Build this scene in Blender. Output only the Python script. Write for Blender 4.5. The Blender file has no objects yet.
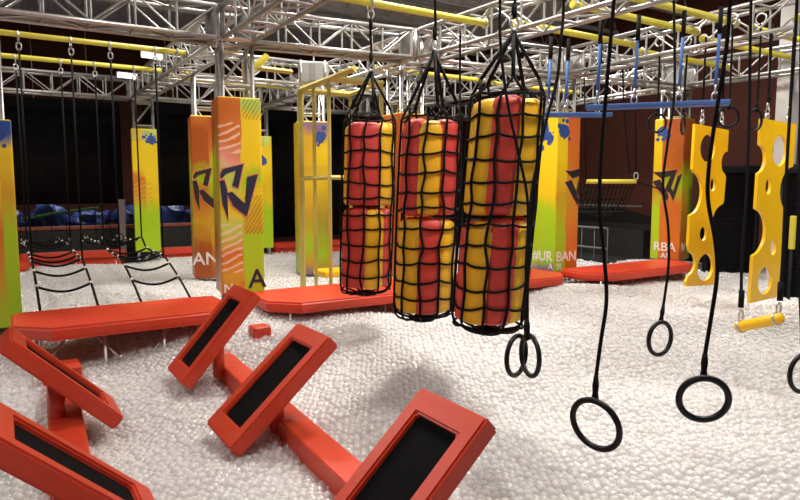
import bpy, bmesh, math, random
import numpy as np
from mathutils import Vector, Matrix, noise
random.seed(7)
PI = math.pi
SC = bpy.context.scene
COL = SC.collection
# ------------------------------------------------------------------ camera
F = 630.0
PITCH = math.atan(62 / F)
YAW = math.radians(32.4)
EYE = Vector((0, 0, 1.6))
cam_d = bpy.data.cameras.new('camera'); cam = bpy.data.objects.new('camera', cam_d); COL.objects.link(cam)
cam_d.sensor_width = 36; cam_d.lens = F / 800 * 36; cam_d.clip_start = .05; cam_d.clip_end = 100
cam.location = EYE; cam.rotation_euler = (PI / 2 - PITCH, 0, -YAW)
SC.camera = cam
FW = Vector((math.sin(YAW), math.cos(YAW), 0)); RT = Vector((math.cos(YAW), -math.sin(YAW), 0))
def at(px, py, d):
    """world point seen at a pixel of the photo, d metres ahead of the eye"""
    a = (px - 400) / F; b = (250 - py) / F
    f = math.cos(PITCH) + b * math.sin(PITCH); u = -math.sin(PITCH) + b * math.cos(PITCH)
    return EYE + (RT * a + FW * f + Vector((0, 0, u))) * d

# ------------------------------------------------------------------ materials
def mat(name, col, rough=.5, metal=0, bump=0, bscale=40, var=0, vscale=6, spec=.5, coat=0):
    m = bpy.data.materials.new(name); m.use_nodes = True
    nt = m.node_tree; b = nt.nodes['Principled BSDF']
    b.inputs['Base Color'].default_value = (*col, 1); b.inputs['Roughness'].default_value = rough
    b.inputs['Metallic'].default_value = metal; b.inputs['Specular IOR Level'].default_value = spec
    b.inputs['Coat Weight'].default_value = coat
    tc = nt.nodes.new('ShaderNodeTexCoord')
    n = nt.nodes.new('ShaderNodeTexNoise'); n.inputs['Scale'].default_value = vscale; n.inputs['Detail'].default_value = 4
    nt.links.new(tc.outputs['Object'], n.inputs['Vector'])
    r = nt.nodes.new('ShaderNodeMix'); r.data_type = 'RGBA'
    v = max(var, .03)
    r.inputs['A'].default_value = (*[c * (1 - v) for c in col], 1); r.inputs['B'].default_value = (*[min(1, c * (1 + v)) for c in col], 1)
    nt.links.new(n.outputs['Fac'], r.inputs['Factor']); nt.links.new(r.outputs['Result'], b.inputs['Base Color'])
    if bump:
        n2 = nt.nodes.new('ShaderNodeTexNoise'); n2.inputs['Scale'].default_value = bscale; n2.inputs['Detail'].default_value = 3
        nt.links.new(tc.outputs['Object'], n2.inputs['Vector'])
        bp = nt.nodes.new('ShaderNodeBump'); bp.inputs['Strength'].default_value = bump; bp.inputs['Distance'].default_value = .02
        nt.links.new(n2.outputs['Fac'], bp.inputs['Height']); nt.links.new(bp.outputs['Normal'], b.inputs['Normal'])
    return m
def emit(name, col, s):
    m = bpy.data.materials.new(name); m.use_nodes = True; nt = m.node_tree
    nt.nodes.remove(nt.nodes['Principled BSDF']); e = nt.nodes.new('ShaderNodeEmission')
    e.inputs['Color'].default_value = (*col, 1); e.inputs['Strength'].default_value = s
    nt.links.new(e.outputs[0], nt.nodes['Material Output'].inputs['Surface']); return m
M = {}
M['red'] = mat('red_vinyl', (.62, .050, .017), .42, bump=.22, bscale=9, var=.08)
M['redbench'] = mat('red_bench_vinyl', (.64, .052, .019), .40, bump=.5, bscale=5, var=.08)
M['redfoam'] = mat('red_foam_cover', (.66, .058, .040), .5, bump=.15, bscale=12, var=.10)
M['yelfoam'] = mat('yellow_foam_cover', (.92, .50, .014), .5, bump=.15, bscale=12, var=.08)
M['board'] = mat('yellow_plastic', (.90, .52, .008), .35, var=.04)
M['pipe'] = mat('yellow_padded_pipe', (.66, .58, .06), .5, bump=.1, var=.08)
M['steel'] = mat('yellow_frame_paint', (.47, .40, .11), .45, var=.12)
M['alu'] = mat('aluminium_truss', (.43, .42, .405), .36, metal=.75, var=.14, vscale=20)
M['galv'] = mat('galvanised_steel', (.55, .55, .55), .35, metal=.8, var=.1)
M['rope'] = mat('black_rope', (.004, .004, .0045), .7, bump=.4, bscale=120, spec=.15)
M['rubber'] = mat('black_rubber', (.0045, .0045, .005), .4, spec=.3)
M['grip'] = mat('black_grip_tape', (.0035, .0035, .004), .85, bump=.3, bscale=200, spec=.1)
M['blue'] = mat('blue_padding', (.05, .12, .36), .5, var=.1)
M['bluestrap'] = mat('blue_webbing', (.05, .14, .42), .6)
M['ledge'] = mat('white_housing', (.75, .75, .74), .4)
M['housing'] = mat('grey_housing', (.42, .43, .41), .25, metal=.2)
M['curtain'] = mat('black_curtain_cloth', (.0045, .0043, .0045), .9, bump=.15, bscale=8, spec=.08)
M['maroon'] = mat('maroon_wall_paint', (.075, .023, .016), .8, var=.12, vscale=1.5, spec=.2)
M['maroonrail'] = mat('maroon_padding', (.24, .06, .04), .6)
M['greywall'] = mat('dark_wall_paint', (.05, .048, .05), .8, var=.1)
M['mural'] = mat('mural_black_paint', (.016, .013, .013), .8, var=.2, spec=.2)
M['ceil'] = mat('ceiling_deck', (.62, .60, .60), .8, var=.15, vscale=2)
M['joist'] = mat('ceiling_joist', (.34, .33, .33), .6, var=.1)
M['concrete'] = mat('pit_floor', (.5, .49, .48), .8, var=.1)
M['bluetarp'] = mat('blue_inflatable', (.05, .09, .36), .35, bump=.3, bscale=4, var=.35, vscale=3)
M['greenstrip'] = mat('green_strip', (.06, .26, .07), .5)
M['greypad'] = mat('grey_padding', (.03, .03, .03), .7, var=.15, spec=.2)
M['postpurple'] = mat('pale_post', (.33, .28, .29), .5)
M['column'] = mat('white_column_paint', (.62, .61, .60), .6, var=.06)
M['netblack'] = mat('black_netting', (.005, .005, .006), .8, spec=.15)
M['padblack'] = mat('black_padding', (.008, .009, .013), .6, spec=.2)
M['railgrey'] = mat('grey_rail', (.11, .11, .105), .5)
M['white'] = mat('white_lettering', (.82, .80, .78), .6)
M['navy'] = mat('navy_print', (.016, .018, .045), .5)
M['darkprint'] = mat('dark_print', (.020, .014, .014), .5)
M['pinkline'] = mat('pink_outline_print', (.75, .22, .12), .5)
M['cream'] = mat('cream_tag', (.7, .62, .5), .6)
M['splat'] = mat('blue_paint_print', (.02, .06, .25), .5, var=.3, vscale=20)
M['bluecloth'] = mat('dark_blue_cloth', (.03, .06, .2), .6)

def art(name, axis, left, right, z0, z1, split=0.0, dots=None, lines=None, seed=0, dotcol=(.10, .07, .02), linecol=(.85, .55, .42)):
    """printed banner art: two bands of colours up the face, edges broken up by noise. axis: 0 = face runs along x, 1 = along y"""
    m = bpy.data.materials.new(name); m.use_nodes = True; nt = m.node_tree; L = nt.links; N = nt.nodes.new
    b = nt.nodes['Principled BSDF']; b.inputs['Roughness'].default_value = .36
    tc = N('ShaderNodeTexCoord'); sp = N('ShaderNodeSeparateXYZ'); L.new(tc.outputs['Object'], sp.inputs[0])
    nz = N('ShaderNodeTexNoise'); nz.inputs['Scale'].default_value = 5; nz.inputs['Detail'].default_value = 5
    mp = N('ShaderNodeMapping'); mp.inputs['Location'].default_value = (seed * 3.1, seed * 1.7, seed); L.new(tc.outputs['Object'], mp.inputs[0]); L.new(mp.outputs[0], nz.inputs['Vector'])
    def math_(op, a, c=None):
        n = N('ShaderNodeMath'); n.operation = op
        for i, v in enumerate((a, c)):
            if v is None: continue
            if isinstance(v, (int, float)): n.inputs[i].default_value = v
            else: L.new(v, n.inputs[i])
        return n.outputs[0]
    off = math_('MULTIPLY', math_('SUBTRACT', nz.outputs['Fac'], .5), .45)
    z = math_('ADD', sp.outputs[2], off)
    u = sp.outputs[axis]
    if axis == 1: u = math_('MULTIPLY', u, -1)
    t = math_('DIVIDE', math_('SUBTRACT', z, z0), z1 - z0)
    def ramp(stops):
        r = N('ShaderNodeValToRGB'); e = r.color_ramp.elements
        while len(e) > 1: e.remove(e[-1])
        e[0].position = stops[0][0]; e[0].color = (*stops[0][1], 1)
        for p, c in stops[1:]:
            x = e.new(p); x.color = (*c, 1)
        L.new(t, r.inputs[0]); return r.outputs[0]
    def mix(f, a, c):
        n = N('ShaderNodeMix'); n.data_type = 'RGBA'
        L.new(f, n.inputs['Factor'])
        for k, v in (('A', a), ('B', c)):
            if isinstance(v, tuple): n.inputs[k].default_value = (*v, 1)
            else: L.new(v, n.inputs[k])
        return n.outputs['Result']
    ub = math_('ADD', u, math_('MULTIPLY', off, .12))
    f = math_('GREATER_THAN', ub, split)
    c = mix(f, ramp(left), ramp(right))
    zz = sp.outputs[2]
    def band(lo, hi):
        return math_('MULTIPLY', math_('GREATER_THAN', zz, lo), math_('LESS_THAN', zz, hi))
    for (lo, hi, ulo, uhi) in (dots or []):
        k = 150
        d = math_('GREATER_THAN', math_('MULTIPLY', math_('SINE', math_('MULTIPLY', math_('ADD', u, math_('MULTIPLY', zz, .4)), k)), math_('SINE', math_('MULTIPLY', zz, k))), .25)
        w = math_('MULTIPLY', band(lo, hi), math_('MULTIPLY', math_('GREATER_THAN', u, ulo), math_('LESS_THAN', u, uhi)))
        c = mix(math_('MULTIPLY', math_('MULTIPLY', d, w), .7), c, dotcol)
    for (lo, hi, ulo, uhi) in (lines or []):
        s = math_('GREATER_THAN', math_('SINE', math_('MULTIPLY', math_('ADD', math_('MULTIPLY', u, -.38), math_('ADD', zz, math_('MULTIPLY', off, .25))), 75)), .45)
        w = math_('MULTIPLY', band(lo, hi), math_('MULTIPLY', math_('GREATER_THAN', u, ulo), math_('LESS_THAN', u, uhi)))
        c = mix(math_('MULTIPLY', math_('MULTIPLY', s, w), .75), c, linecol)
    L.new(c, b.inputs['Base Color'])
    return m

# ------------------------------------------------------------------ mesh helpers
def link(name, bm, m, parent=None, smooth=False):
    me = bpy.data.meshes.new(name)
    bm.normal_update(); bm.to_mesh(me); bm.free()
    for mm in (m if isinstance(m, (list, tuple)) else [m]): me.materials.append(mm)
    if smooth:
        for p in me.polygons: p.use_smooth = True
    o = bpy.data.objects.new(name, me); COL.objects.link(o)
    if parent is not None: o.parent = parent
    return o
def tag(o, label, cat, group=None, kind=None):
    if label: o['label'] = label
    if cat: o['category'] = cat
    if group: o['group'] = group
    if kind: o['kind'] = kind
    return o
def thing(name, label, cat, loc=(0, 0, 0), rz=0, group=None):
    o = bpy.data.objects.new(name, None); COL.objects.link(o); o.empty_display_size = .1
    o.location = loc; o.rotation_euler = (0, 0, rz)
    return tag(o, label, cat, group)
def box(bm, x0, x1, y0, y1, z0, z1, bev=0, mtx=None):
    r = bmesh.ops.create_cube(bm, size=1)
    vs = r['verts']
    for v in vs:
        v.co = Vector(((x0 + x1) / 2 + v.co.x * (x1 - x0), (y0 + y1) / 2 + v.co.y * (y1 - y0), (z0 + z1) / 2 + v.co.z * (z1 - z0)))
    if bev:
        es = list({e for v in vs for e in v.link_edges})
        g = bmesh.ops.bevel(bm, geom=es, offset=bev, segments=3, profile=.6, affect='EDGES')
        vs = list({v for f in g['faces'] for v in f.verts} | {v for v in vs if v.is_valid})
    if mtx is not None:
        bmesh.ops.transform(bm, matrix=mtx, verts=[v for v in vs if v.is_valid])
    return vs
def smooth_path(pts, n=6):
    """Catmull-Rom through the points"""
    P = [Vector(p) for p in pts]
    if len(P) < 3: return P
    P = [P[0] * 2 - P[1]] + P + [P[-1] * 2 - P[-2]]
    out = []
    for i in range(1, len(P) - 2):
        a, b, c, d = P[i - 1:i + 3]
        for k in range(n):
            t = k / n
            out.append(.5 * ((2 * b) + (c - a) * t + (2 * a - 5 * b + 4 * c - d) * t * t + (3 * b - a - 3 * c + d) * t ** 3))
    out.append(P[-2]); return out
def tube(bm, pts, r, sides=6, cap=True, closed=False):
    P = [Vector(p) for p in pts]; n = len(P)
    if n < 2: return
    rings = []; prev = None
    for i in range(n):
        if closed: t = P[(i + 1) % n] - P[i - 1]
        else: t = P[min(i + 1, n - 1)] - P[max(i - 1, 0)]
        if t.length < 1e-9: t = Vector((0, 0, 1))
        t.normalize()
        if prev is None:
            a = Vector((0, 0, 1)) if abs(t.z) < .9 else Vector((1, 0, 0))
            u = t.cross(a).normalized()
        else:
            u = prev - t * prev.dot(t)
            if u.length < 1e-6: u = t.orthogonal()
            u.normalize()
        prev = u; w = t.cross(u)
        rr = r[i] if isinstance(r, (list, tuple)) else r
        rings.append([bm.verts.new(P[i] + (u * math.cos(2 * PI * k / sides) + w * math.sin(2 * PI * k / sides)) * rr) for k in range(sides)])
    m = n if closed else n - 1
    for i in range(m):
        A, B = rings[i], rings[(i + 1) % n]
        for k in range(sides):
            f = bm.faces.new((A[k], A[(k + 1) % sides], B[(k + 1) % sides], B[k])); f.smooth = sides > 4
    if cap and not closed:
        bm.faces.new(rings[0][::-1]); bm.faces.new(rings[-1])
def torus(bm, c, R, r, nrm, sx=1.0, seg=40, sides=10, rot=0):
    nrm = Vector(nrm).normalized(); u = nrm.cross(Vector((0, 0, 1)))
    if u.length < 1e-4: u = Vector((1, 0, 0))
    u.normalize(); w = u.cross(nrm) * -1
    tube(bm, [Vector(c) + u * math.cos(a) * R * sx + w * math.sin(a) * R for a in [rot + 2 * PI * i / seg for i in range(seg)]], r, sides, closed=True)
def prism(bm, poly, holes, thick, place):
    """flat plate with thickness; poly/holes in 2D, place maps (a, b, depth) to 3D"""
    from mathutils.geometry import tessellate_polygon
    loops = [poly] + list(holes)
    flat = [p for l in loops for p in l]
    tris = tessellate_polygon([[Vector((p[0], p[1], 0)) for p in l] for l in loops])
    F0 = [bm.verts.new(place(p[0], p[1], 0)) for p in flat]; F1 = [bm.verts.new(place(p[0], p[1], thick)) for p in flat]
    for t in tris:
        try:
            bm.faces.new([F0[i] for i in t]); bm.faces.new([F1[i] for i in reversed(t)])
        except ValueError: pass
    k = 0
    for l in loops:
        n = len(l)
        for i in range(n):
            a, b = k + i, k + (i + 1) % n
            try: bm.faces.new((F0[a], F0[b], F1[b], F1[a]))
            except ValueError: pass
        k += n
    bmesh.ops.recalc_face_normals(bm, faces=bm.faces[:])
def new(): return bmesh.new()

# ------------------------------------------------------------------ room shell
def struct(name, bm, m): return tag(link(name, bm, m), None, None, kind='structure')
bm = new(); box(bm, -9, 15, -4, 20, -.85, -.75); struct('floor', bm, M['concrete'])
bm = new(); box(bm, -9, 15, -4, 20, 5.6, 5.7); struct('ceiling', bm, M['ceil'])
bm = new(); box(bm, -9, 15, 17, 17.2, -.75, 5.6); struct('wall_back', bm, M['maroon'])
bm = new(); box(bm, 12.2, 12.4, -4, 17, -.75, 5.6); struct('wall_right', bm, M['maroon'])
bm = new(); box(bm, -9.2, -9, -4, 17, -.75, 5.6); struct('wall_left', bm, M['greywall'])
# joists under the deck
for i in range(9):
    y = 1.0 + i * 1.75
    t = thing('ceiling_joist', 'dark grey steel joist crossing under the ceiling deck', 'joist', (0, y, 5.3), 0, 'ceiling joists')
    bm = new(); box(bm, -9, 12, -.06, .06, .22, .29); link('top_flange', bm, M['joist'], t)
    bm = new(); box(bm, -9, 12, -.05, .05, -.24, -.18); link('bottom_flange', bm, M['joist'], t)
    bm = new()
    for k in range(42):
        x = -9 + k * .5
        tube(bm, [(x, 0, -.2), (x + .25, 0, .24), (x + .5, 0, -.2)], .016, 4, cap=False)
    link('lattice', bm, M['joist'], t)

# ------------------------------------------------------------------ trusses
S = .165
def truss(p0, p1, label, name='lighting_truss', group='aluminium box trusses', plate=False):
    p0, p1 = Vector(p0), Vector(p1); d = p1 - p0; Ln = d.length; d.normalize()
    s = d.cross(Vector((0, 0, 1))).normalized() if abs(d.z) < .9 else Vector((1, 0, 0))
    u = s.cross(d).normalized()
    t = thing(name, label, 'truss', p0, 0, group)
    truss_parts(t, Vector((0, 0, 0)), d, s, u, Ln)
    if plate:
        bm = new(); a = [-s * (S - .02) - u * (S - .012), s * (S - .02) - u * (S - .012)]
        q = [bm.verts.new(p + e + u * h_) for h_ in (0, .012) for e in (Vector((0, 0, 0)), d * Ln) for p in a]
        for f in ((0, 1, 3, 2), (4, 6, 7, 5), (0, 4, 5, 1), (2, 3, 7, 6), (0, 2, 6, 4), (1, 5, 7, 3)): bm.faces.new([q[i] for i in f])
        link('bottom_plate', bm, M['alu'], t)
    return t
def truss_parts(t, p0, d, s, u, Ln, plates=True):
    C = [(a, b) for a in (-S, S) for b in (-S, S)]
    for a, b in C:
        bm = new(); o = s * a + u * b
        tube(bm, [p0 + o, p0 + o + d * Ln], .025, 8); link('chord', bm, M['alu'], t)
    n = max(1, round(Ln / .42)); st = Ln / n
    bm = new()
    faces = [(s * S + u * S, s * S - u * S), (-s * S + u * S, -s * S - u * S), (u * S + s * S, u * S - s * S), (-u * S + s * S, -u * S - s * S)]
    for A, B in faces:
        for k in range(n + 1):
            q = p0 + d * (st * k)
            tube(bm, [q + A, q + B], .014, 5, cap=False)
            if k < n:
                a, b = (A, B) if k % 2 else (B, A)
                tube(bm, [q + a, q + d * st + b], .012, 5, cap=False)
    link('lattice', bm, M['alu'], t)
    if plates:
        for e in (0, Ln):
            bm = new(); q = p0 + d * (e + (-.004 if e else .004))
            pts = [q + s * a + u * b for a, b in ((-S, -S), (S, -S), (S, S), (-S, S))]
            tube(bm, pts, .02, 4, closed=True)
            link('end_frame', bm, M['alu'], t)
def corner(x, y, z, label):
    t = thing('truss_corner_block', label, 'truss corner', (x, y, z), 0, 'truss corner blocks')
    bm = new()
    for a in (-S, S):
        for b in (-S, S):
            tube(bm, [(a, b, -S), (a, b, S)], .03, 6); tube(bm, [(a, -S, b), (a, S, b)], .03, 6); tube(bm, [(-S, a, b), (S, a, b)], .03, 6)
    link('block_frame', bm, M['alu'], t)
    for a in (-S, S):
        bm = new(); box(bm, a - .006, a + .006, -S, S, -S, S); link('side_plate', bm, M['alu'], t)
ZT = 3.37
g = S + .03
truss((-3.2, 7.07, ZT), (2.25 - g, 7.07, ZT), 'near aluminium box truss crossing the top left above the front towers', plate=True)
truss((2.25 + g, 7.05, ZT), (4.6 - g, 6.8, ZT), 'aluminium box truss joining the orange tower corner to the corner above the netted bags', plate=True)
truss((2.25, 7.07 + g, ZT), (2.25, 12.2 - g, ZT), 'aluminium box truss running back from the orange tower towards the black curtain')
truss((2.29, 7.07 - g, ZT), (2.29, 1.6, ZT), 'aluminium box truss coming forward overhead from the orange tower corner')
truss((-3.2, 12.2, ZT - .03), (2.25 - g, 12.2, ZT - .03), 'far aluminium box truss along the top of the left black curtain')
truss((2.25 + g, 12.2, ZT), (4.6 - g, 12.2, ZT), 'far aluminium box truss behind the orange tower above the middle black curtain')
truss((4.6 + g, 12.2, ZT), (7.0 - g, 12.2, ZT), 'far aluminium box truss in the middle behind the netted bags')
truss((7.0 + g, 12.2, ZT), (9.3 - g, 12.2, ZT), 'far aluminium box truss at the right end of the back row')
truss((4.62, 6.8 - g, ZT), (4.85, 1.4, ZT), 'aluminium box truss coming forward above the gym rings')
truss((4.6, 6.8 + g, ZT), (4.6, 12.2 - g, ZT), 'aluminium box truss running back behind the middle netted bag')
truss((4.6 + g, 6.78, ZT), (7.0 - g, 6.6, ZT), 'aluminium box truss between the netted bags and the tower with blue paint splash')
truss((7.0 + g, 6.55, ZT), (9.3 - g, 6.3, ZT), 'aluminium box truss joining the two right hand graffiti towers')
truss((7.0, 6.6 - g, ZT), (6.95, 1.6, ZT), 'aluminium box truss above the holed yellow climbing boards')
truss((7.0, 6.6 + g, ZT), (7.0, 12.2 - g, ZT), 'aluminium box truss running back from the tower with blue paint splash')
truss((9.3, 6.3 - g, ZT), (9.6, 1.6, ZT), 'far right aluminium box truss against the maroon wall')
truss((9.3, 6.3 + g, ZT), (9.3, 12.2 - g, ZT), 'aluminium box truss running back from the rightmost graffiti tower')
truss((4.6 + g, 9.4, ZT), (7.0 - g, 9.4, ZT), 'aluminium box truss halfway back between the middle and right rows')
truss((2.25 + g, 9.4, ZT), (4.6 - g, 9.4, ZT), 'aluminium box truss above the hazy yellow tower')
for x, y, l in [(2.25, 7.07, 'truss corner block on top of the near orange tower'), (4.6, 6.8, 'truss corner block above the gap between two netted bags'), (2.25, 12.2, 'far truss corner block above the yellow and lime tower'),
                (4.6, 12.2, 'far truss corner block above the narrow yellow tower'), (7.0, 6.6, 'truss corner block above the tower with blue paint splash'), (9.3, 6.3, 'truss corner block above the rightmost graffiti tower'), (7.0, 12.2, 'far truss corner block behind the right row')]:
    corner(x, y, ZT, l)

# ------------------------------------------------------------------ graffiti towers
OR = (.60, .155, .02); DOR = (.42, .085, .012); YE = (.80, .55, .012); LI = (.38, .56, .012); PK = (.78, .32, .24); LG = (.50, .62, .10); BL = (.02, .07, .30); OC = (.62, .34, .02); PU = (.22, .13, .22); BR = (.30, .10, .03); OL = (.40, .32, .03)
LOGO = [[(274, 275), (300, 225), (475, 178), (425, 385), (375, 365), (410, 235), (330, 262), (285, 310)],
        [(262, 322), (312, 318), (332, 400), (335, 660), (290, 520)],
        [(330, 430), (372, 415), (480, 520), (503, 290), (597, 265), (492, 632), (380, 540)]]
LOGO2 = [[(0, 40), (140, 40), (430, 0), (330, 330), (290, 420), (235, 330), (320, 110), (150, 150)],
         [(0, 210), (130, 170), (230, 330), (300, 470), (280, 560), (160, 420)],
         [(440, 120), (520, 70), (380, 560), (290, 360), (340, 330), (375, 380)]]
def flatshape(polys, sc, cx, cy, grow=1.0):
    out = []
    for p in polys:
        mx = sum(a for a, _ in p) / len(p); my = sum(b for _, b in p) / len(p)
        q = []
        for a, b in p:
            dx, dy = a - mx, b - my; l = math.hypot(dx, dy) or 1
            q.append(((a + dx / l * (grow - 1) - cx) * sc, -(b + dy / l * (grow - 1) - cy) * sc))
        out.append(q)
    return out
def text_mesh(txt, size):
    cu = bpy.data.curves.new('lettering', 'FONT'); cu.body = txt; cu.size = size; cu.align_x = 'CENTER'; cu.extrude = .0015; cu.offset = size * .012
    o = bpy.data.objects.new('lettering', cu); COL.objects.link(o)
    dg = bpy.context.evaluated_depsgraph_get(); me = bpy.data.meshes.new_from_object(o.evaluated_get(dg))
    bpy.data.objects.remove(o); bpy.data.curves.remove(cu); me.name = 'lettering'; return me
def tower(x, y, zb, zt, label, faces, w=.24, logos=(), texts=(), splats=(), rz=0, ztop=ZT - S - .03, group='graffiti truss towers', zfoot=-.75):
    t = thing('truss_tower', label, 'tower', (x, y, zfoot), rz, group)
    truss_parts(t, Vector((0, 0, 0)), Vector((0, 0, 1)), Vector((1, 0, 0)), Vector((0, 1, 0)), ztop - zfoot)
    bm = new(); box(bm, -.3, .3, -.3, .3, 0, .03); link('base_plate', bm, M['galv'], t)
    h = (zt - zb) / 2; zc = (zt + zb) / 2 - zfoot
    bm = new(); box(bm, -w, w, -w, w, -h, h, .025)
    bm.faces.ensure_lookup_table(); bm.normal_update()
    for f in bm.faces:
        n = f.normal
        f.material_index = (1 if n.x < 0 else 2) if abs(n.x) > .72 else (0 if n.y < 0 else 2) if abs(n.y) > .72 else 2 if n.z > .6 else 0
    pad = link('pad', bm, [faces[0], faces[1], faces[2] if len(faces) > 2 else faces[0]], t)
    pad.location = (0, 0, zc)
    e = w + .0015
    def place(face):
        if face == 'front': return lambda a, b, d: Vector((a, -e - d, b))
        return lambda a, b, d: Vector((-e - d, -a, b))
    for face, polys, sc, c, z, u, m in logos:
        for m_, dd, gr in ((M['pinkline'], .002, 1 + 14), (m, .004, 1)):
            bm = new()
            P = place(face)
            for q in flatshape(polys, sc, c[0], c[1], gr):
                prism(bm, q, [], dd, lambda a, b, d: P(max(-w + .003, min(w - .003, a + u)), b + z, d))
            link('logo' if m_ is m else 'logo_outline', bm, m_, pad)
    for face, txt, size, z, u, m in texts:
        o = bpy.data.objects.new('lettering', text_mesh(txt, size)); COL.objects.link(o); o.parent = pad
        o.data.materials.append(m)
        if face == 'front': o.rotation_euler = (PI / 2, 0, 0); o.location = (u, -e - .002, z)
        else: o.rotation_euler = (PI / 2, 0, -PI / 2); o.location = (-e - .002, -u, z)
    for face, z, u, R, n, seed in splats:
        rnd = random.Random(seed); bm = new(); P = place(face)
        for k in range(n):
            r = R * (1 if k == 0 else rnd.uniform(.12, .45)); a0 = rnd.uniform(0, 6.28); dist = 0 if k == 0 else R * rnd.uniform(.8, 1.5)
            cx, cz = u + dist * math.cos(a0), z + dist * math.sin(a0)
            cx = max(-w + r * .8, min(w - r * .8, cx)); cz = min(cz, h - r)
            q = [(cx + r * rnd.uniform(.7, 1.05) * math.cos(i * PI / 8), cz + r * rnd.uniform(.7, 1.05) * math.sin(i * PI / 8)) for i in range(16)]
            q = [(max(-w + .004, min(w - .004, a)), min(h - .004, b)) for a, b in q]
            prism(bm, q, [], .0012 + .0002 * k, P)
        link('paint_splash', bm, M['splat'], pad)
    return t
H = 1.1
def stops(*a): return list(a)
# near orange/yellow tower
fa = art('tower_art_near_front', 0, stops((0, OR), (.10, OC), (.2, OR), (.36, LG), (.42, YE), (.62, LG), (.68, PK), (.8, OR), (1, OR)),
         stops((0, LI), (.28, LI), (.33, OC), (.5, YE), (.58, LI), (.66, YE), (.92, YE), (.97, LG)), -H, H, 0.01, dots=[(.86, 1.1, .03, .24), (-.42, .02, .03, .24)], lines=[(.48, .82, -.24, 0), (-.85, -.3, -.24, .0)], seed=1)
fb = art('tower_art_near_side', 1, stops((0, BR), (.3, DOR), (.5, OL), (.7, LI), (.8, DOR), (1, DOR)), stops((0, OR), (.3, OL), (.6, OL), (1, DOR)), -H, H, 0.05, seed=2)
fc = art('tower_art_yellow_side', 1, stops((0, LI), (.4, YE), (1, YE)), stops((0, LI), (.4, YE), (1, YE)), -H, H, seed=5)
tower(2.33, 7.17, .40, 2.60, 'near graffiti tower wrapped half orange half yellow beside the red bench', (fa, fb, fc), rz=math.radians(-8),
      logos=[('front', LOGO, .00130, (425, 400), .08, -.035, M['navy']), ], texts=[('front', 'A', .30, -1.03, .155, M['navy']), ('front', 'N', .14, -1.07, -.17, M['white'])])
# orange tower behind it
ga = art('tower_art_behind_front', 0, stops((0, DOR), (.2, DOR), (.35, OC), (.5, OR), (.6, LI), (.7, DOR), (.9, DOR), (1, OR)), stops((0, DOR), (.3, OC), (.5, OL), (.62, LI), (.8, OR), (1, DOR)), -1.2, 1.2, 0, seed=3)
tower(2.60, 9.35, .30, 2.62, 'orange graffiti tower half hidden behind the near orange and yellow tower', (ga, fb, fc), rz=math.radians(-10),
      logos=[('front', LOGO, .00130, (425, 400), .14, -.03, M['darkprint'])], texts=[('front', 'AN', .26, -.96, -.08, M['white'])])
# far yellow tower in front of the curtain
ya = art('tower_art_far_front', 0, stops((0, LI), (.32, LI), (.42, OC), (.6, OR), (.68, YE), (1, YE)), stops((0, LI), (.32, LI), (.45, YE), (.62, YE), (.9, YE), (1, LG)), -1.1, 1.1, 0, dots=[(.9, 1.1, -.24, .1)], lines=[(-.2, .2, -.2, .1)], seed=4, dotcol=(.04, .1, .3), linecol=(.75, .35, .05))
tower(2.33, 12.55, .42, 2.68, 'yellow and lime graffiti tower in front of the black curtain', (ya, fc, fc), w=.22, rz=math.radians(-9), splats=[('front', .93, .12, .09, 9, 3)])
tower(4.44, 12.3, .4, 2.62, 'narrow yellow tower with a blue blot seen behind the near orange tower', (ya, fc, fc), rz=math.radians(-14), splats=[('front', .62, .02, .12, 5, 5)])
# far left tower
la = art('tower_art_left_front', 0, stops((0, LI), (.25, OC), (.45, OR), (.7, YE), (.9, OC), (1, BL)), stops((0, LI), (.45, LI), (.65, OC), (.85, YE), (.94, BL), (1, BL)), -1.05, 1.05, .12, seed=6)
tower(-.10, 7.6, .2, 2.27, 'graffiti tower cut off by the left edge beside the red bench', (la, fc, fc), splats=[('front', .9, .1, .1, 7, 8)])
# hazy yellow tower behind the yellow frame
ha = art('tower_art_hazy_front', 0, stops((0, PU), (.08, OC), (.2, LI), (.4, OC), (.6, YE), (.88, OC), (.95, PU)), stops((0, OR), (.12, LI), (.35, OL), (.6, YE), (.86, YE), (.94, PU)), -1.2, 1.2, .02, dots=[(-.5, .5, -.24, .24)], seed=7, dotcol=(.35, .22, .02))
tower(4.19, 9.2, .25, 2.62, 'dull yellow tower standing behind the yellow tube frame', (ha, fc, fc), rz=math.radians(-14), splats=[('front', .95, .1, .1, 8, 9)])
# tower behind the bags
ba = art('tower_art_bags_front', 0, stops((0, OR), (.5, DOR), (1, OR)), stops((0, DOR), (.5, (.5, .06, .02)), (1, DOR)), -1.1, 1.1, 0, seed=8)
tower(4.68, 7.25, .4, 2.58, 'red orange tower mostly hidden behind the netted bags', (ba, ba, fc))
# right towers
ra = art('tower_art_right_front', 0, stops((0, LI), (.25, LI), (.5, OC), (.6, YE), (1, YE)), stops((0, OR), (.3, (.65, .2, .02)), (.55, OC), (.75, OR), (1, (.65, .14, .03))), -1.1, 1.1, -.02, seed=9)
rb = art('tower_art_right_side', 1, stops((0, PU), (.06, LI), (.42, LI), (.52, YE), (1, YE)), stops((0, PU), (.07, (.3, .6, .02)), (.4, LI), (.5, YE), (1, YE)), -1.1, 1.1, -.0, seed=10)
tower(7.01, 6.72, .36, 2.66, 'yellow and orange graffiti tower with a large blue paint splash on top', (ra, rb, fc),
      logos=[('front', LOGO2, .0010, (120, 260), .12, .06, M['darkprint'])], texts=[('side', '#UR', .21, -.98, 0, M['white']), ('front', 'BAN', .21, -.98, 0, M['white']), ('side', 'A', .14, -1.1, .17, M['white']), ('front', 'IR', .14, -1.1, -.14, M['white'])],
      splats=[('side', .92, -.05, .17, 9, 4), ('side', .8, .1, .08, 6, 14), ('front', .9, -.1, .12, 8, 6)])
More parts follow.
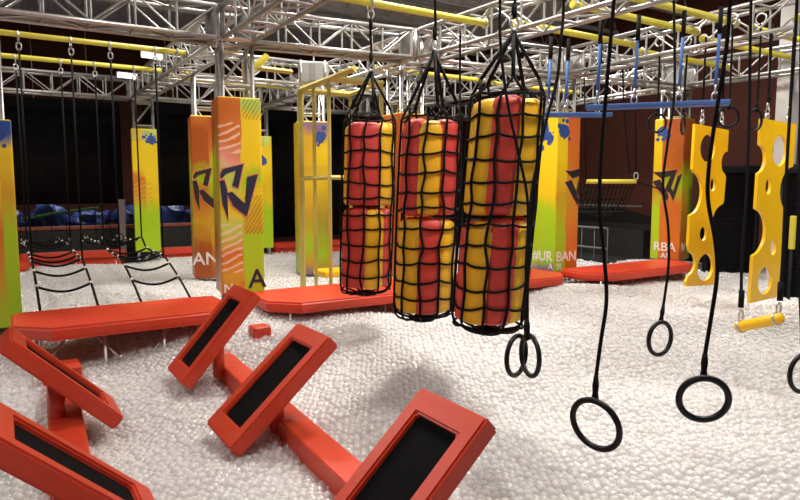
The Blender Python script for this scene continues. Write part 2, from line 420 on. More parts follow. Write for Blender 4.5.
rc = art('tower_art_end_side', 1, stops((0, LI), (.4, LI), (.5, OR), (.6, YE), (1, YE)), stops((0, OR), (.4, OR), (.55, LI), (.66, OR), (1, DOR)), -1.1, 1.1, -.1, seed=11)
rd = art('tower_art_end_front', 0, stops((0, DOR), (.4, OC), (.6, LI), (.75, DOR), (1, OR)), stops((0, LI), (.4, LI), (.6, LI), (.7, OC), (1, OR)), -1.1, 1.1, .05, seed=12)
tower(9.45, 6.45, .42, 2.72, 'rightmost graffiti tower in orange and lime beside the left holed yellow board', (rd, rc, fc), rz=math.radians(14),
      logos=[('side', LOGO2, .00092, (260, 270), .08, .0, M['darkprint'])], texts=[('side', 'RBA', .2, -1.0, 0, M['white']), ('front', 'N', .2, -1.0, -.1, M['white']), ('side', 'AI', .13, -1.12, 0, M['white'])],
      splats=[('side', .95, -.1, .1, 7, 12)])

# ------------------------------------------------------------------ red benches
def bench(x0, x1, y0, y1, zt, label, ch=.28, slope=0, group='red padded benches', legs=True):
    t = thing('padded_bench', label, 'bench', (x0, y0, -.75), 0, group)
    W, D = x1 - x0, y1 - y0; z = zt + .75; lo = .06 if D < .6 else .12
    bm = new()
    poly = [(ch, 0), (W - ch, 0), (W, ch * 1.0), (W, D - .08), (W - .08, D), (.08, D), (0, D - .08), (0, ch)]
    prism(bm, poly, [], .10, lambda a, b, d: Vector((a, b, z - .08 + d * .8)))
    es = [e for e in bm.edges if all(v.co.z > z - .01 for v in e.verts) and len(e.link_faces) == 2 and abs(sum((f.normal.z for f in e.link_faces))) < 1.2]
    bmesh.ops.bevel(bm, geom=es, offset=.022, segments=3, affect='EDGES')
    link('cushion', bm, M['redbench'], t)
    bm = new(); poly2 = [(a * .985 + W * .0075, b * .985 + D * .0075) for a, b in poly]
    prism(bm, poly2, [], .035, lambda a, b, d: Vector((a, b, z - .112 + d))); link('skirt', bm, M['red'], t)
    if D < .65:
        bm = new(); box(bm, .06, W - .06, .05, D - .05, z - .36, z - .112, .02); link('base_pad', bm, M['red'], t)
    n = max(2, round(W / .72)) if W > 1 else 1
    if legs:
        for k in range(n + 1):
            for yy in (lo, D - lo - .06):
                x = .2 + (W - .4) * k / n
                bm = new(); tube(bm, [(x, yy, 0), (x, yy, z - .112)], .016, 8); link('leg', bm, M['galv'], t)
        for k in range(n):
            x = .3 + (W - .6) * (k + .5) / n; s = .3
            if k % 2 == 0 or n < 3:
                for sg in (-1, 1):
                    bm = new(); tube(bm, [(x + sg * .1, .2, z - .115), (x + sg * .42, .06, z - .50)], .010, 6); link('brace', bm, M['galv'], t)
    return t
bench(.03, 1.95, 5.98, 6.95, .42, 'red padded bench at left with rope ladders tied to its back')
bench(2.30, 4.42, 5.95, 6.98, .42, 'red padded bench in the middle behind the netted bags')
bench(4.70, 6.62, 5.90, 6.90, .42, 'red padded bench mostly hidden behind the nearest netted bag')
bench(6.74, 9.15, 5.65, 6.40, .44, 'red padded bench on the right between two graffiti towers')
# far ones
bench(-2.2, .15, 12.75, 13.15, .43, 'far red bench at the left end below the black curtain', .05)
bench(.25, 2.0, 12.75, 13.15, .43, 'far red bench behind the rope ladders', .05)
bench(2.6, 4.3, 12.75, 13.15, .42, 'far red bench right of the yellow and lime tower', .05)
bench(4.9, 7.4, 12.75, 13.15, .42, 'far red bench behind the yellow tube frame', .05)
bench(-.2, .35, 11.3, 11.9, .45, 'small red block beside the leftmost tower', .05)

# ------------------------------------------------------------------ beams and tilted step pads
def beam(p, q, w, h, label):
    p, q = Vector(p), Vector(q); d = (q - p); L = d.length
    t = thing('balance_beam', label, 'beam', p, math.atan2(d.y, d.x) - PI / 2)
    bm = new(); box(bm, -w / 2, w / 2, 0, L, -h, 0, .02); link('beam_pad', bm, M['red'], t)
    for yy in (.4, L / 2, L - .4):
        bm = new(); tube(bm, [(0, yy, -h), (0, yy, -.75 - p.z)], .03, 8); link('leg', bm, M['galv'], t)
beam((1.45, 1.1, .09), (1.66, 5.94, .09), .19, .34, 'long red padded beam leading to the bench under three right leaning steps')
beam((.15, 1.6, .09), (.345, 5.6, .09), .21, .34, 'long red padded beam at left leading to the bench under two tilted steps')
bm = new(); box(bm, .22, .50, 5.66, 5.97, -.75, .14); tag(link('support_block', bm, M['red']), 'red padded block where the left beam meets the bench', 'block')
bm = new(); box(bm, 1.99, 2.17, 5.74, 5.92, -.75, .27, .03); tag(link('support_block', bm, M['red']), 'red padded block behind the farthest right leaning step', 'block')
def step(xl, zl, xh, zh, y0, y1, label, mx=.125, my=.095):
    """tilted pad from low end (xl, zl) to high end (xh, zh); y0..y1 its width"""
    a = Vector((xl, 0, zl)); b = Vector((xh, 0, zh)); d = (b - a); L = d.length; d.normalize()
    n = Vector((-d.z, 0, d.x));  n = n if n.z > 0 else -n
    W = y1 - y0; yc = (y0 + y1) / 2; th = .10
    t = thing('tilted_step', label, 'step pad', (0, yc, 0), 0, 'tilted step pads on the beams')
    P = lambda u, v, w: a + d * u + Vector((0, v, 0)) + n * w
    bm = new()
    outer = [(0, -W / 2), (L, -W / 2), (L, W / 2), (0, W / 2)]
    inner = [(mx, -W / 2 + my), (L - mx, -W / 2 + my), (L - mx, W / 2 - my), (mx, W / 2 - my)]
    prism(bm, outer, [inner], th, lambda u, v, w: P(u, v, w - th))
    es = [e for e in bm.edges if len(e.link_faces) == 2 and e.link_faces[0].normal.dot(e.link_faces[1].normal) < .5]
    bmesh.ops.bevel(bm, geom=es, offset=.012, segments=2, affect='EDGES')
    link('pad_frame', bm, M['red'], t)
    bm = new(); prism(bm, [(mx - .01, -W / 2 + my - .01), (L - mx + .01, -W / 2 + my - .01), (L - mx + .01, W / 2 - my + .01), (mx - .01, W / 2 - my + .01)], [], .03, lambda u, v, w: P(u, v, w - .06))
    link('grip_surface', bm, M['grip'], t)
    bm = new(); prism(bm, [(.01, -W / 2 + .01), (L - .01, -W / 2 + .01), (L - .01, W / 2 - .01), (.01, W / 2 - .01)], [], .03, lambda u, v, w: P(u, v, w - th)); link('back_board', bm, M['red'], t)
    m = P(L / 2, 0, -th)
    bm = new(); tube(bm, [m, (m.x, 0, .0)], .05, 8); link('bracket', bm, M['red'], t)
step(1.06, .02, 1.72, .62, 2.01, 2.52, 'nearest right leaning red step with black grip, at the bottom of the picture')
step(1.08, .05, 1.75, .65, 3.60, 4.12, 'middle right leaning red step with black grip on the long beam')
step(1.13, .07, 1.73, .75, 4.99, 5.50, 'farthest right leaning red step touching the bench below the orange tower')
step(.63, .08, .02, .69, 4.40, 4.88, 'left leaning red step with black grip just below the bench')
step(.58, .06, -.08, .67, 2.82, 3.32, 'left leaning red step with black grip in the bottom left corner')

# ------------------------------------------------------------------ netted foam bags
R_, Y_ = 'redfoam', 'yelfoam'
def roll(bm, R, r, ang, z0, z1, taper=1.0):
    c, s = math.cos(ang), math.sin(ang)
    prof = [(r * .55, z0), (r * .92, z0 + .02), (r, z0 + .06), (r, (z0 + z1) / 2), (r, z1 - .07), (r * .9, z1 - .025), (r * .5, z1)]
    n = 14; rings = []
    for rr, z in prof:
        ring = []
        for k in range(n):
            a = 2 * PI * k / n; ca, sa = math.cos(a), math.sin(a)
            # squarish section
            q = (abs(ca) ** 3 + abs(sa) ** 3) ** (-1 / 3)
            lx = R * taper ** 0 + rr * q * ca; ly = rr * .98 * q * sa * (1 + .35 * ca)
            ring.append(bm.verts.new((lx * c - ly * s, lx * s + ly * c, z)))
        rings.append(ring)
    for A, B in zip(rings, rings[1:]):
        for k in range(n):
            f = bm.faces.new((A[k], A[(k + 1) % n], B[(k + 1) % n], B[k])); f.smooth = True
    bm.faces.new(rings[0][::-1]); bm.faces.new(rings[-1])
def net_bag(x, y, zb, zm, zt, za, ztop, R, label, up, lo, offu, offl, lean, seed):
    """up/lo: colours of eight rolls counted from the one facing left, as seen; off: turn of the first roll from the left, degrees"""
    rnd = random.Random(seed)
    t = thing('netted_foam_bag', label, 'hanging bag', (x, y, za), 0, 'netted foam bags hanging from yellow pipes')
    body = bpy.data.objects.new('foam_bundle', None)
    view = math.atan2(-y, -x)          # towards the eye
    left = view - PI / 2               # the side on the left as seen
    k_ = Matrix.Identity(4); k_[0][2] = lean * RT.x; k_[1][2] = lean * RT.y     # hangs slightly askew
    zb, zm, zt = zb - za, zm - za, zt - za
    r = R * .40; Rr = R - r
    for tier, cols, off, z0, z1 in (('upper', up, offu, zm + .008, zt), ('lower', lo, offl, zb + .015, zm - .008)):
        for k, c in enumerate(cols):
            a = left + math.radians(off) + k * PI / 4
            bm = new(); roll(bm, Rr, r, a, z0 + rnd.uniform(0, .01), z1 - rnd.uniform(0, .03))
            bmesh.ops.transform(bm, matrix=k_, verts=bm.verts[:])
            link('foam_roll', bm, M[c], t)
        bm = new(); bmesh.ops.create_cone(bm, cap_ends=True, segments=16, radius1=Rr * .98, radius2=Rr * .98, depth=z1 - z0 - .04, matrix=Matrix.Translation((0, 0, (z0 + z1) / 2)))
        bmesh.ops.transform(bm, matrix=k_, verts=bm.verts[:]); link('core', bm, M['redfoam'], t)
    # net
    NV, rows = 10, 11
    bm = new(); RN = R + .012
    node = {}
    for j in range(rows + 1):
        for i in range(NV):
            a = left + 2 * PI * (i + .25) / NV + rnd.uniform(-.07, .07)
            f = j / rows; z = zb - .005 + (zt + .02 - zb) * f + rnd.uniform(-.02, .02)
            rr = RN * (1 + .03 * math.sin(f * PI)) * (.93 if j == 0 else 1)
            node[i, j] = Vector((rr * math.cos(a), rr * math.sin(a), z))
    apex = Vector((0, 0, 0))
    for i in range(NV):
        P = [node[i, j] for j in range(rows + 1)]
        bot = Vector((node[i, 0].x * .35, node[i, 0].y * .35, zb - .05))
        tube(bm, smooth_path([bot] + P, 3), .010, 5)
    for j in range(rows + 1):
        loop = []
        for i in range(NV):
            A, B = node[i, j], node[(i + 1) % NV, j]
            for s_ in range(4):
                u = s_ / 4; q = A.lerp(B, u)
                l = math.hypot(q.x, q.y); Rq = RN * (.97 if j == 0 else 1.0)
                q.x *= Rq / l; q.y *= Rq / l; q.z -= .010 * math.sin(u * PI)
                loop.append(q)
        tube(bm, loop, .009, 5, closed=True)
    torus(bm, (0, 0, zb - .05), R * .35, .02, (0, 0, 1), seg=20, sides=6)
    torus(bm, (0, 0, zb - .045), R * .2, .02, (0, 0, 1), seg=16, sides=6)
    bmesh.ops.transform(bm, matrix=k_, verts=bm.verts[:])
    for i in range(0, NV, 2):                  # pairs of net ropes run up to the hook
        A = k_ @ node[i, rows]; B = k_ @ node[(i + 1) % NV, rows]
        m_ = (A + B) / 2; m_.x *= .86; m_.y *= .86; m_.z += .10
        tube(bm, [A, m_], .010, 5); tube(bm, [B, m_], .010, 5)
        tube(bm, [m_, apex + Vector((rnd.uniform(-.012, .012), rnd.uniform(-.012, .012), -.01))], .013, 6)
    link('net', bm, M['rope'], t)
    bm = new(); torus(bm, (0, 0, .045), .045, .009, (0.4, .9, 0), .6, 24, 8); link('shackle', bm, M['galv'], t)
    L = ztop - za
    bm = new()
    tube(bm, smooth_path([(0, 0, .085), (.006, 0, .15), (-.004, 0, L * .6), (0, 0, L - .1)]), .012, 7)
    tube(bm, [(0, 0, .075), (0, 0, .17)], .019, 7); tube(bm, [(0, 0, L - .18), (0, 0, L - .09)], .019, 7)
    link('hanging_rope', bm, M['rope'], t)
    bm = new(); torus(bm, (0, 0, L - .05), .045, .009, (.4, .9, 0), .6, 24, 8); torus(bm, (0, 0, L + .045), .058, .012, (1, 0, 0), 1, 24, 8)
    link('pipe_clamp', bm, M['galv'], t)
ZP = 3.30
PY = [5.2, 4.18, 3.16]
net_bag(3.09, 5.39, .61, 1.42, 2.23, 2.72, ZP, .24, 'smallest looking netted foam bag, leftmost of the three red and yellow hanging bags',
        [Y_, R_, R_, Y_, Y_, R_, R_, Y_], [R_, R_, Y_, R_, Y_, R_, Y_, R_], 5, 20, .03, 1)
net_bag(2.98, 4.18, .58, 1.37, 2.14, 2.69, 3.55, .232, 'middle netted foam bag with a broad yellow stripe up its upper half',
        [R_, R_, Y_, R_, R_, Y_, Y_, R_], [Y_, Y_, R_, Y_, Y_, R_, Y_, R_], 0, 8, .04, 2)
net_bag(2.91, 3.19, .68, 1.41, 2.19, 2.63, 3.55, .232, 'largest looking netted foam bag, the nearest, with two rings hanging beside it',
        [Y_, Y_, R_, Y_, Y_, R_, Y_, R_], [R_, Y_, R_, Y_, R_, Y_, R_, Y_], 2, 18, .075, 3)

# ------------------------------------------------------------------ yellow pipes
def pipe(x0, x1, y, label, y1=None, z=ZP + .06, r=.036):
    t = thing('yellow_pipe', label, 'pipe', (x0, y, z), 0, 'yellow padded pipes resting across the trusses')
    e = Vector((x1 - x0, (y1 - y) if y1 is not None else 0, 0))
    bm = new(); tube(bm, [(0, 0, 0), e], r, 12); link('padded_tube', bm, M['pipe'], t)
    for f in (.02, .98):
        bm = new(); q = e * f; torus(bm, q, r + .008, .012, e, 1, 20, 6); link('clamp', bm, M['galv'], t)
zz = ZP + .06
pipe(2.42, 4.55, 5.40, 'yellow pipe holding the leftmost netted bag')
pipe(2.42, 4.62, 4.18, 'yellow pipe holding the middle netted bag', z=3.61)
pipe(2.42, 4.66, 3.20, 'yellow pipe holding the nearest netted bag', z=3.61)
pipe(4.75, 6.78, 5.2, 'yellow pipe above the gap right of the nearest netted bag')
pipe(4.75, 6.80, 4.4, 'yellow pipe above the small blue platform')
pipe(4.8, 6.80, 3.95, 'yellow pipe with its end near the centre right ropes')
pipe(4.8, 6.8, 2.75, 'yellow pipe carrying the trapeze bar and the front rings')
pipe(7.1, 9.2, 4.55, 'yellow pipe above the left holed yellow board')
pipe(7.1, 9.2, 3.97, 'yellow pipe above the right holed yellow board')
pipe(7.1, 9.3, 3.5, 'yellow pipe nearest the white column')
pipe(7.1, 9.2, 5.4, 'yellow pipe in front of the right towers')
pipe(7.1, 9.2, 8.3, 'yellow pipe behind the right towers')
pipe(4.75, 6.85, 8.2, 'yellow pipe behind the middle towers')
pipe(4.75, 6.85, 10.4, 'far yellow pipe in the middle rear')
pipe(2.4, 4.5, 10.6, 'far yellow pipe left of the middle rear')
pipe(2.4, 4.5, 9.85, 'yellow pipe behind the orange tower corner', z=3.3)
pipe(-3, 2.05, 8.2, 'front yellow pipe at top left holding the rope ladders', z=3.27, r=.031)
pipe(-3, 2.05, 9.6, 'rear yellow pipe at top left holding the rope ladders', z=3.27, r=.031)
pipe(.8, 2.75, 2.65, 'yellow pipe overhead between the forward trusses', y1=2.65)

# ------------------------------------------------------------------ gym rings
def ring(c, R, nrm, path, label, group='black gym rings', r=.014, rr=.0085, sx=1.0, tilt=0, knot=True):
    """c centre of the ring; path rope points from the ring upwards"""
    c = Vector(c); t = thing('gym_ring', label, 'gym ring', c, 0, group)
    bm = new(); torus(bm, (0, 0, 0), R, r, nrm, sx, 48, 10); link('ring', bm, M['rubber'], t)
    P = [Vector(p) - c for p in path]
    top = P[0]
    bm = new(); tube(bm, smooth_path(P, 6), rr, 7); link('rope', bm, M['rope'], t)
    if knot:
        bm = new(); d = (P[1] - P[0]).normalized()
        tube(bm, [top - d * .014, top, top + d * .03, top + d * .06, top + d * .10], [rr * 1.7, rr * 1.9, rr * 1.4, rr * 1.7, rr * 1.1], 8); link('knot', bm, M['rope'], t)
    e = P[-1]
    bm = new(); torus(bm, e + Vector((0, 0, .03)), .055, .01, (1, 0, 0), 1, 20, 6); link('pipe_clamp', bm, M['galv'], t)
    return t
def up(px, py, d, z=zz - .03):
    p = at(px, py, d); return Vector((p.x, p.y, z))
d = 2.73; v = -FW
def trace(L, d): return [at(x, y, d) for x, y in L]
ring(at(595.5, 424.5, d), .112, v - RT * 1.1 + Vector((0, 0, -.25)), trace([(595, 399), (596, 378), (601, 340), (606.5, 300), (604, 255), (599.5, 205), (602, 140), (605.5, 100), (614, 0)], d) + [at(618, -60, d), up(619, -90, d)], 'large gym ring at lower right centre, nearest to us')
d = 2.62
ring(at(703.5, 399, d), .096, v - RT * .2 + Vector((0, 0, -.2)), trace([(703.5, 377), (705, 355), (711, 318), (717, 275), (715, 240), (708, 200), (709, 165), (715, 120), (726, 50), (730, 0)], d) + [at(732, -60, d), up(733, -90, d)], 'large gym ring at lower right, right of the nearest one')
d = 4.0
ring(at(660, 338.5, d), .105, v + RT * .55, trace([(661, 321), (663, 308), (668.5, 265), (668, 225), (663, 185), (668, 140), (674.5, 90), (674, 0)], d) + [up(674, -30, d)], 'gym ring hanging in the middle distance left of the yellow trapeze bar')
d = 3.55
ring(at(516.5, 355.5, d), .112, v + RT * 1.25, trace([(526, 338), (526, 325), (526, 270), (528, 205), (519, 155), (508, 105), (501, 50), (500, 0)], d) + [up(499, -40, d)], 'left one of two gym rings tangled together under the nearest bag')
d = 3.48
ring(at(530, 355.5, d), .112, v - RT * 4, trace([(528, 337), (527.5, 325), (528, 270), (531, 200), (538, 160), (547, 118), (557, 80), (561, 40), (564, 0)], d) + [up(566, -40, d)], 'right one of two gym rings tangled together under the nearest bag')
d = 3.7
ring(at(804, 373, d), .113, v + RT * .35, trace([(803, 353), (801, 325), (799, 250), (800, 120), (802, 0)], d) + [up(803, -30, d)], 'gym ring cut off by the right edge of the picture')
d = 7.6
ring(at(657, 123, d), .108, v, trace([(657, 115), (658, 100), (659.5, 58)], d) + [up(659.5, 40, d)], 'small distant gym ring in front of the rightmost graffiti tower', rr=.012)
ring(at(683, 125, d), .108, v + RT * 1.5, trace([(683, 116), (684, 100), (687, 55)], d) + [up(687, 40, d)], 'small distant gym ring seen nearly edge on beside the left holed yellow board', rr=.012)
d = 6.6
ring(at(728, 117, d), .108, v, trace([(729, 108), (730, 90), (732, 48)], d) + [up(732, 30, d)], 'small distant gym ring at the top corner of the left holed yellow board', rr=.011)
ring(at(755, 120, d), .108, v + RT * .5, trace([(757, 111), (758, 90), (760.5, 42)], d) + [up(760.5, 30, d)], 'small distant gym ring between the two holed yellow boards', rr=.011)

# ------------------------------------------------------------------ trapeze bar
a, b = at(741, 326.5, 5.05), at(777, 319, 4.75)
t = thing('trapeze_bar', 'yellow trapeze bar on two black ropes in front of the right holed yellow board', 'trapeze', (a + b) / 2)
c = (a + b) / 2; ax = (b - a).normalized()
L0, L1 = a - c - ax * .02, b - c + ax * .02
bm = new(); tube(bm, [L0 - ax * .03, L0 - ax * .02, L0, L1, L1 + ax * .02, L1 + ax * .03], [.012, .034, .044, .044, .034, .012], 14); link('bar', bm, M['board'], t)
for p, tr, lab in ((a, [(741, 305), (741.5, 270), (743, 240), (746, 200), (749, 125), (750, 60), (751, 0)], 0), (b, [(780, 298), (783, 250), (786, 180), (790, 110), (795, 40), (797, 0)], 1)):
    dd = 5.05 if lab == 0 else 4.75
    P = [q - c for q in trace(tr, dd)]; P.append(Vector((P[-1].x, P[-1].y, zz - .03 - c.z)))
    bm = new(); tube(bm, smooth_path(P, 5), .012, 7); tube(bm, [P[0] - Vector((0, 0, .02)), P[0] + Vector((0, 0, .12))], .022, 8); link('rope', bm, M['rope'], t)
    bm = new(); m_ = P[0] * .5 + (p - c) * .5; torus(bm, m_ , .045, .008, v + RT * .4, .5, 24, 6); torus(bm, p - c, .046, .009, ax, 1, 24, 6); link('shackle', bm, M['galv'], t)

# ------------------------------------------------------------------ holed yellow climbing boards
def arc(cx, cy, rx, ry, a0, a1, n=14):
    return [(cx + rx * math.cos(math.radians(a0 + (a1 - a0) * i / n)), cy + ry * math.sin(math.radians(a0 + (a1 - a0) * i / n))) for i in range(n + 1)]
def ell(cx, cy, rx, ry, n=26): return [(cx + rx * math.cos(2 * PI * i / n), cy + ry * math.sin(2 * PI * i / n)) for i in range(n)]
def cheese(poly, holes, p0, wid, hgt, label, ropes, th=.035, lean=0.0, mtl=None):
    """board in the x-z plane, unit coordinates (0..1 across, 0..1 down)"""
    t = thing('climbing_board', label, 'climbing board', p0, 0, 'holed yellow climbing boards')
    bm = new()
    prism(bm, poly, holes, th, lambda a, b, d: Vector((a * wid - b * lean, d, -b * hgt)))
    link('board', bm, M['board'], t)
    for a in ropes:
        x = a * wid
        bm = new()
        for k in range(3): torus(bm, (x, .015, .03 + k * .055), .032, .008, (1, 0, 0) if k % 2 else (0, 1, 0), .6, 16, 6)
        link('chain', bm, M['galv'], t)
        bm = new(); tube(bm, [(x, .015, .17), (x, .015, zz - p0[2] - .02)], .013, 6); link('rope', bm, M['rope'], t)
        bm = new(); torus(bm, (x, .015, .03), .02, .02, (0, 1, 0), 1, 10, 6); link('bolt', bm, M['galv'], t)
ylo = 4.42
pl = at(689, 124, 7.30); pr = at(731, 127, 7.30)
W1 = .62
poly1 = [(0, 0), (1, .02), (1, .155)] + arc(1.0, .225, .17, .072, 90 + 180, 90, 14)[1:-1] + [(1, .315), (.98, .47)] + arc(1.0, .60, .34, .115, 260, 140, 12) + [(.86, .76), (.86, 1.0), (0, .985), (0, .955)] + arc(.0, .845, .24, .075, 75, -75, 12) + [(0, .73), (0, .55)] + arc(0, .415, .31, .13, 80, -80, 16) + [(0, .27)]
holes1 = [ell(.40, .14, .22, .085)[::-1], ell(.62, .36, .085, .042)[::-1], ell(.42, .665, .11, .045)[::-1], ell(.54, .88, .24, .085)[::-1]]
cheese(poly1, holes1, (6.86, 4.42, 2.34), .69, 1.93, 'yellow climbing board with round holes and notched edges, hanging beside the rightmost graffiti tower', (.22, .8), lean=.04)
poly2 = [(0, 0), (1, .01), (.985, .25)] + arc(1.0, .38, .36, .13, 262, 130, 16) + [(.82, .51), (.80, .99), (0, 1.0), (0, .76), (0, .74)] + arc(-.02, .61, .33, .125, 82, -82, 16) + [(0, .48), (0, .30)] + arc(-.01, .215, .19, .075, 85, -85, 12) + [(0, .13)]
holes2 = [ell(.56, .165, .21, .085)[::-1], ell(.30, .36, .085, .045)[::-1], ell(.56, .70, .085, .045)[::-1], ell(.38, .885, .20, .08)[::-1]]
cheese(poly2, holes2, (6.93, 3.70, 2.34), .73, 2.0, 'yellow climbing board with round holes and notched edges, hanging behind the trapeze bar', (.18, .8), lean=.03)
p_ = at(789, 290, 7.6)
t = thing('padded_post', 'short yellow padded post half hidden behind the right holed yellow board', 'post', (p_.x, p_.y, -.75))
bm = new(); tube(bm, [(0, 0, 0), (0, 0, 1.98)], .018, 8); link('pole', bm, M['padblack'], t)
bm = new(); box(bm, -.028, .028, -.028, .028, 1.62, 2.02, .012); link('sleeve', bm, M['pipe'], t)

# ------------------------------------------------------------------ blue platforms on straps
def blue_bar(p, q, straps, label, w=.16, h=.05):
    p, q = Vector(p), Vector(q); c = (p + q) / 2
    t = thing('hanging_platform', label, 'platform', c, math.atan2(q.y - p.y, q.x - p.x), 'blue platforms hung on straps')
    L = (q - p).length
    bm = new(); box(bm, -L / 2, L / 2, -w / 2, w / 2, -h / 2, h / 2, .015); o = link('deck', bm, M['blue'], t)
    o.rotation_euler = (0, -math.asin((q.z - p.z) / L), 0)
    for f in straps:
        x = -L / 2 + L * f; z1 = zz - c.z - .03; zl = (f - .5) * (q.z - p.z)
        bm = new(); tube(bm, [(x, 0, zl + .16), (x + .01, 0, (z1 + zl) / 2), (x + .02, 0, z1)], .017, 6); link('strap', bm, M['bluestrap'], t)
        bm = new()
        for k in range(2): torus(bm, (x, 0, zl + .06 + k * .07), .045, .009, (1, 0, 0) if k else (0, 1, 0), .6, 16, 6)
        link('carabiner', bm, M['galv'], t)
        bm = new(); tube(bm, [(x + .015, 0, z1 - .25), (x + .02, 0, z1)], .024, 6); link('strap_sleeve', bm, M['rope'], t)
blue_bar(at(586, 108, 6.6), at(730, 102.5, 6.1), (.08, .35, .66, .9), 'long blue platform hanging on blue straps above the right bench')
blue_bar(at(541, 115, 7.3), at(609, 115, 7.6), (.1, .35, .82), 'short blue platform hanging on straps by the tower with blue paint splash')

# ------------------------------------------------------------------ rope ladders at left
def ladder(x0, x1, label, sus):
    t = thing('rope_ladder', label, 'rope ladder', (x0, 6.95, 0), 0, 'rope ladders sagging between the benches')
    W = x1 - x0
    prof = [(6.93, .41), (7.4, .57), (7.9, .70), (8.25, .76), (8.8, .76), (9.3, .78), (9.65, .90), (10.2, .80), (11.0, .78), (11.6, .82), (12.75, .60)]
    def zof(Y):
        for (a, za), (b, zb) in zip(prof, prof[1:]):
            if a <= Y <= b: return za + (zb - za) * (Y - a) / (b - a)
    for x in (0, W):
        bm = new(); tube(bm, smooth_path([(x, Y - 6.95, z) for Y, z in prof], 5), .013, 6); link('side_rope', bm, M['rope'], t)
    Y = 7.45
    while Y < 12.4:
        z = zof(Y); bm = new(); n = 10
        tube(bm, [(W * i / n, Y - 6.95, z - .07 * math.sin(PI * i / n)) for i in range(n + 1)], .014, 6); link('rung', bm, M['rope'], t)
        bm = new()
        for x in (0, W): tube(bm, [(x, Y - 6.97, z - .01), (x, Y - 6.93, z + .01)], .0165, 6)
        link('whipping', bm, M['cream'], t); Y += .44
    for Y in sus:
        for x in (0, W):
            bm = new(); z = zof(Y); tube(bm, [(x, Y - 6.95, z), (x - .01, Y - 6.95, 3.1)], .011, 6); link('hanging_rope', bm, M['rope'], t)
            bm = new(); torus(bm, (x - .01, Y - 6.95, 3.14), .04, .009, (0, 1, 0), .6, 16, 6); torus(bm, (x - .01, Y - 6.95, 3.25), .05, .01, (1, 0, 0), 1, 16, 6); link('carabiner', bm, M['galv'], t)
ladder(.28, .79, 'left rope ladder with sagging rungs tied to the left red bench', (8.2, 9.6))
ladder(1.20, 1.70, 'right rope ladder with sagging rungs tied to the left red bench', (8.2, 9.6))
# far loose ropes between
# ------------------------------------------------------------------ LED lamps, housing
for i, (p, l) in enumerate([(at(152, 56, 8.2), 'white lamp bar under the left truss, the upper one'), (at(127, 76, 9.3), 'white lamp bar under the left truss, the lower one')]):
    t = thing('lamp_bar', l, 'lamp', p, math.radians(10), 'white lamp bars at top left')
    bm = new(); box(bm, -.13, .13, -.04, .04, -.03, .03, .012); link('diffuser', bm, emit('lamp_bar_glow', (1, .98, .95), 2.0), t)
    bm = new(); box(bm, -.14, .14, -.03, .03, .03, .045); link('housing', bm, M['ledge'], t)
    bm = new(); tube(bm, [(0, 0, .045), (0, 0, 3.2 - p.z + .1)], .008, 5); link('hanger', bm, M['galv'], t)
p = at(314, 74, 8.6)
t = thing('equipment_housing', 'rounded grey housing hanging beside the yellow tube frame top', 'housing', p, math.radians(-25))
bm = new(); box(bm, -.2, .2, -.14, .14, -.15, .15, .045); link('case', bm, M['housing'], t, True)
bm = new(); box(bm, -.06, .03, -.15, -.135, -.11, .12, .005); link('front_panel', bm, M['galv'], t)
for sx in (-.17, .15):
    bm = new(); tube(bm, [(sx, -.15, -.15), (sx, -.15, .15), (sx, .15, .16), (sx, .15, -.15)], .013, 6); link('frame_bar', bm, M['galv'], t)
bm = new(); tube(bm, [(0, 0, .15), (0, 0, 3.56 - p.z)], .012, 6); link('hanger', bm, M['galv'], t)

# ------------------------------------------------------------------ yellow tube frame
t = thing('tube_frame', 'yellow tube frame with posts standing in the pit behind the middle bench', 'frame', (3.47, 7.95, 0))
def sq(p, q, w, nm, m=M['steel']):
    bm = new(); tube(bm, [p, q], w * .7071, 4); return link(nm, bm, m, t)
for yy, w in ((0, .06), (-.42, .036), (-.86, .036)):
    sq((0, yy, -.75), (0, yy, 2.92), w, 'post')
sq((0, .02, 2.9), (.02, -1.5, 2.95), .055, 'top_beam'); sq((.75, .02, 2.9), (.77, -.86, 2.95), .045, 'top_beam'); sq((.75, 0, -.75), (.75, 0, 2.9), .036, 'post'); sq((.75, -.86, -.75), (.75, -.86, 2.93), .036, 'post')
sq((0, 0, 2.9), (.75, 0, 2.9), .06, 'cross_bar'); sq((0, -.86, 2.93), (.75, -.86, 2.93), .06, 'cross_bar'); sq((0, 0, 1.73), (0, -.86, 1.73), .04, 'rail'); sq((0, -.86, 1.73), (.75, -.86, 1.73), .04, 'rail')
bm = new(); box(bm, .1, .6, -.5, -.1, .42, .50, .02); link('foot_pad', bm, M['board'], t)
t = thing('goal_frame', 'yellow post and crossbar right behind the near orange tower', 'frame', (2.62, 7.62, -.75))
sq((0, 0, 0), (0, 0, 3.86), .07, 'post'); sq((0, 0, 3.82), (.62, .05, 3.82), .045, 'cross_bar'); sq((0, 0, 3.72), (.28, .02, 3.98), .06, 'arm', M['pipe'])

# ------------------------------------------------------------------ curtains, barrier, inflatables
def curtain(x0, x1, y, z0, z1, label):
    bm = new(); n = int((x1 - x0) / .06)
    t0 = []; 
    for k in range(n + 1):
        x = x0 + (x1 - x0) * k / n; yy = y + .018 * math.sin(x * 11) + .01 * math.sin(x * 27 + 1)
        t0.append([bm.verts.new((x, yy + dy, z)) for dy in (0, .012) for z in (z0, z1)])
    for A, B in zip(t0, t0[1:]):
        bm.faces.new((A[0], B[0], B[1], A[1])); bm.faces.new((A[2], A[3], B[3], B[2])); bm.faces.new((A[1], B[1], B[3], A[3])); bm.faces.new((A[0], A[2], B[2], B[0]))
    for A in (t0[0], t0[-1]): bm.faces.new((A[0], A[1], A[3], A[2]))
    return tag(link('black_curtain', bm, M['curtain'], None, True), label, 'curtain', 'black curtains along the back')
curtain(-3.5, 2.05, 13.3, 1.30, 3.22, 'left black curtain hanging below the far truss')
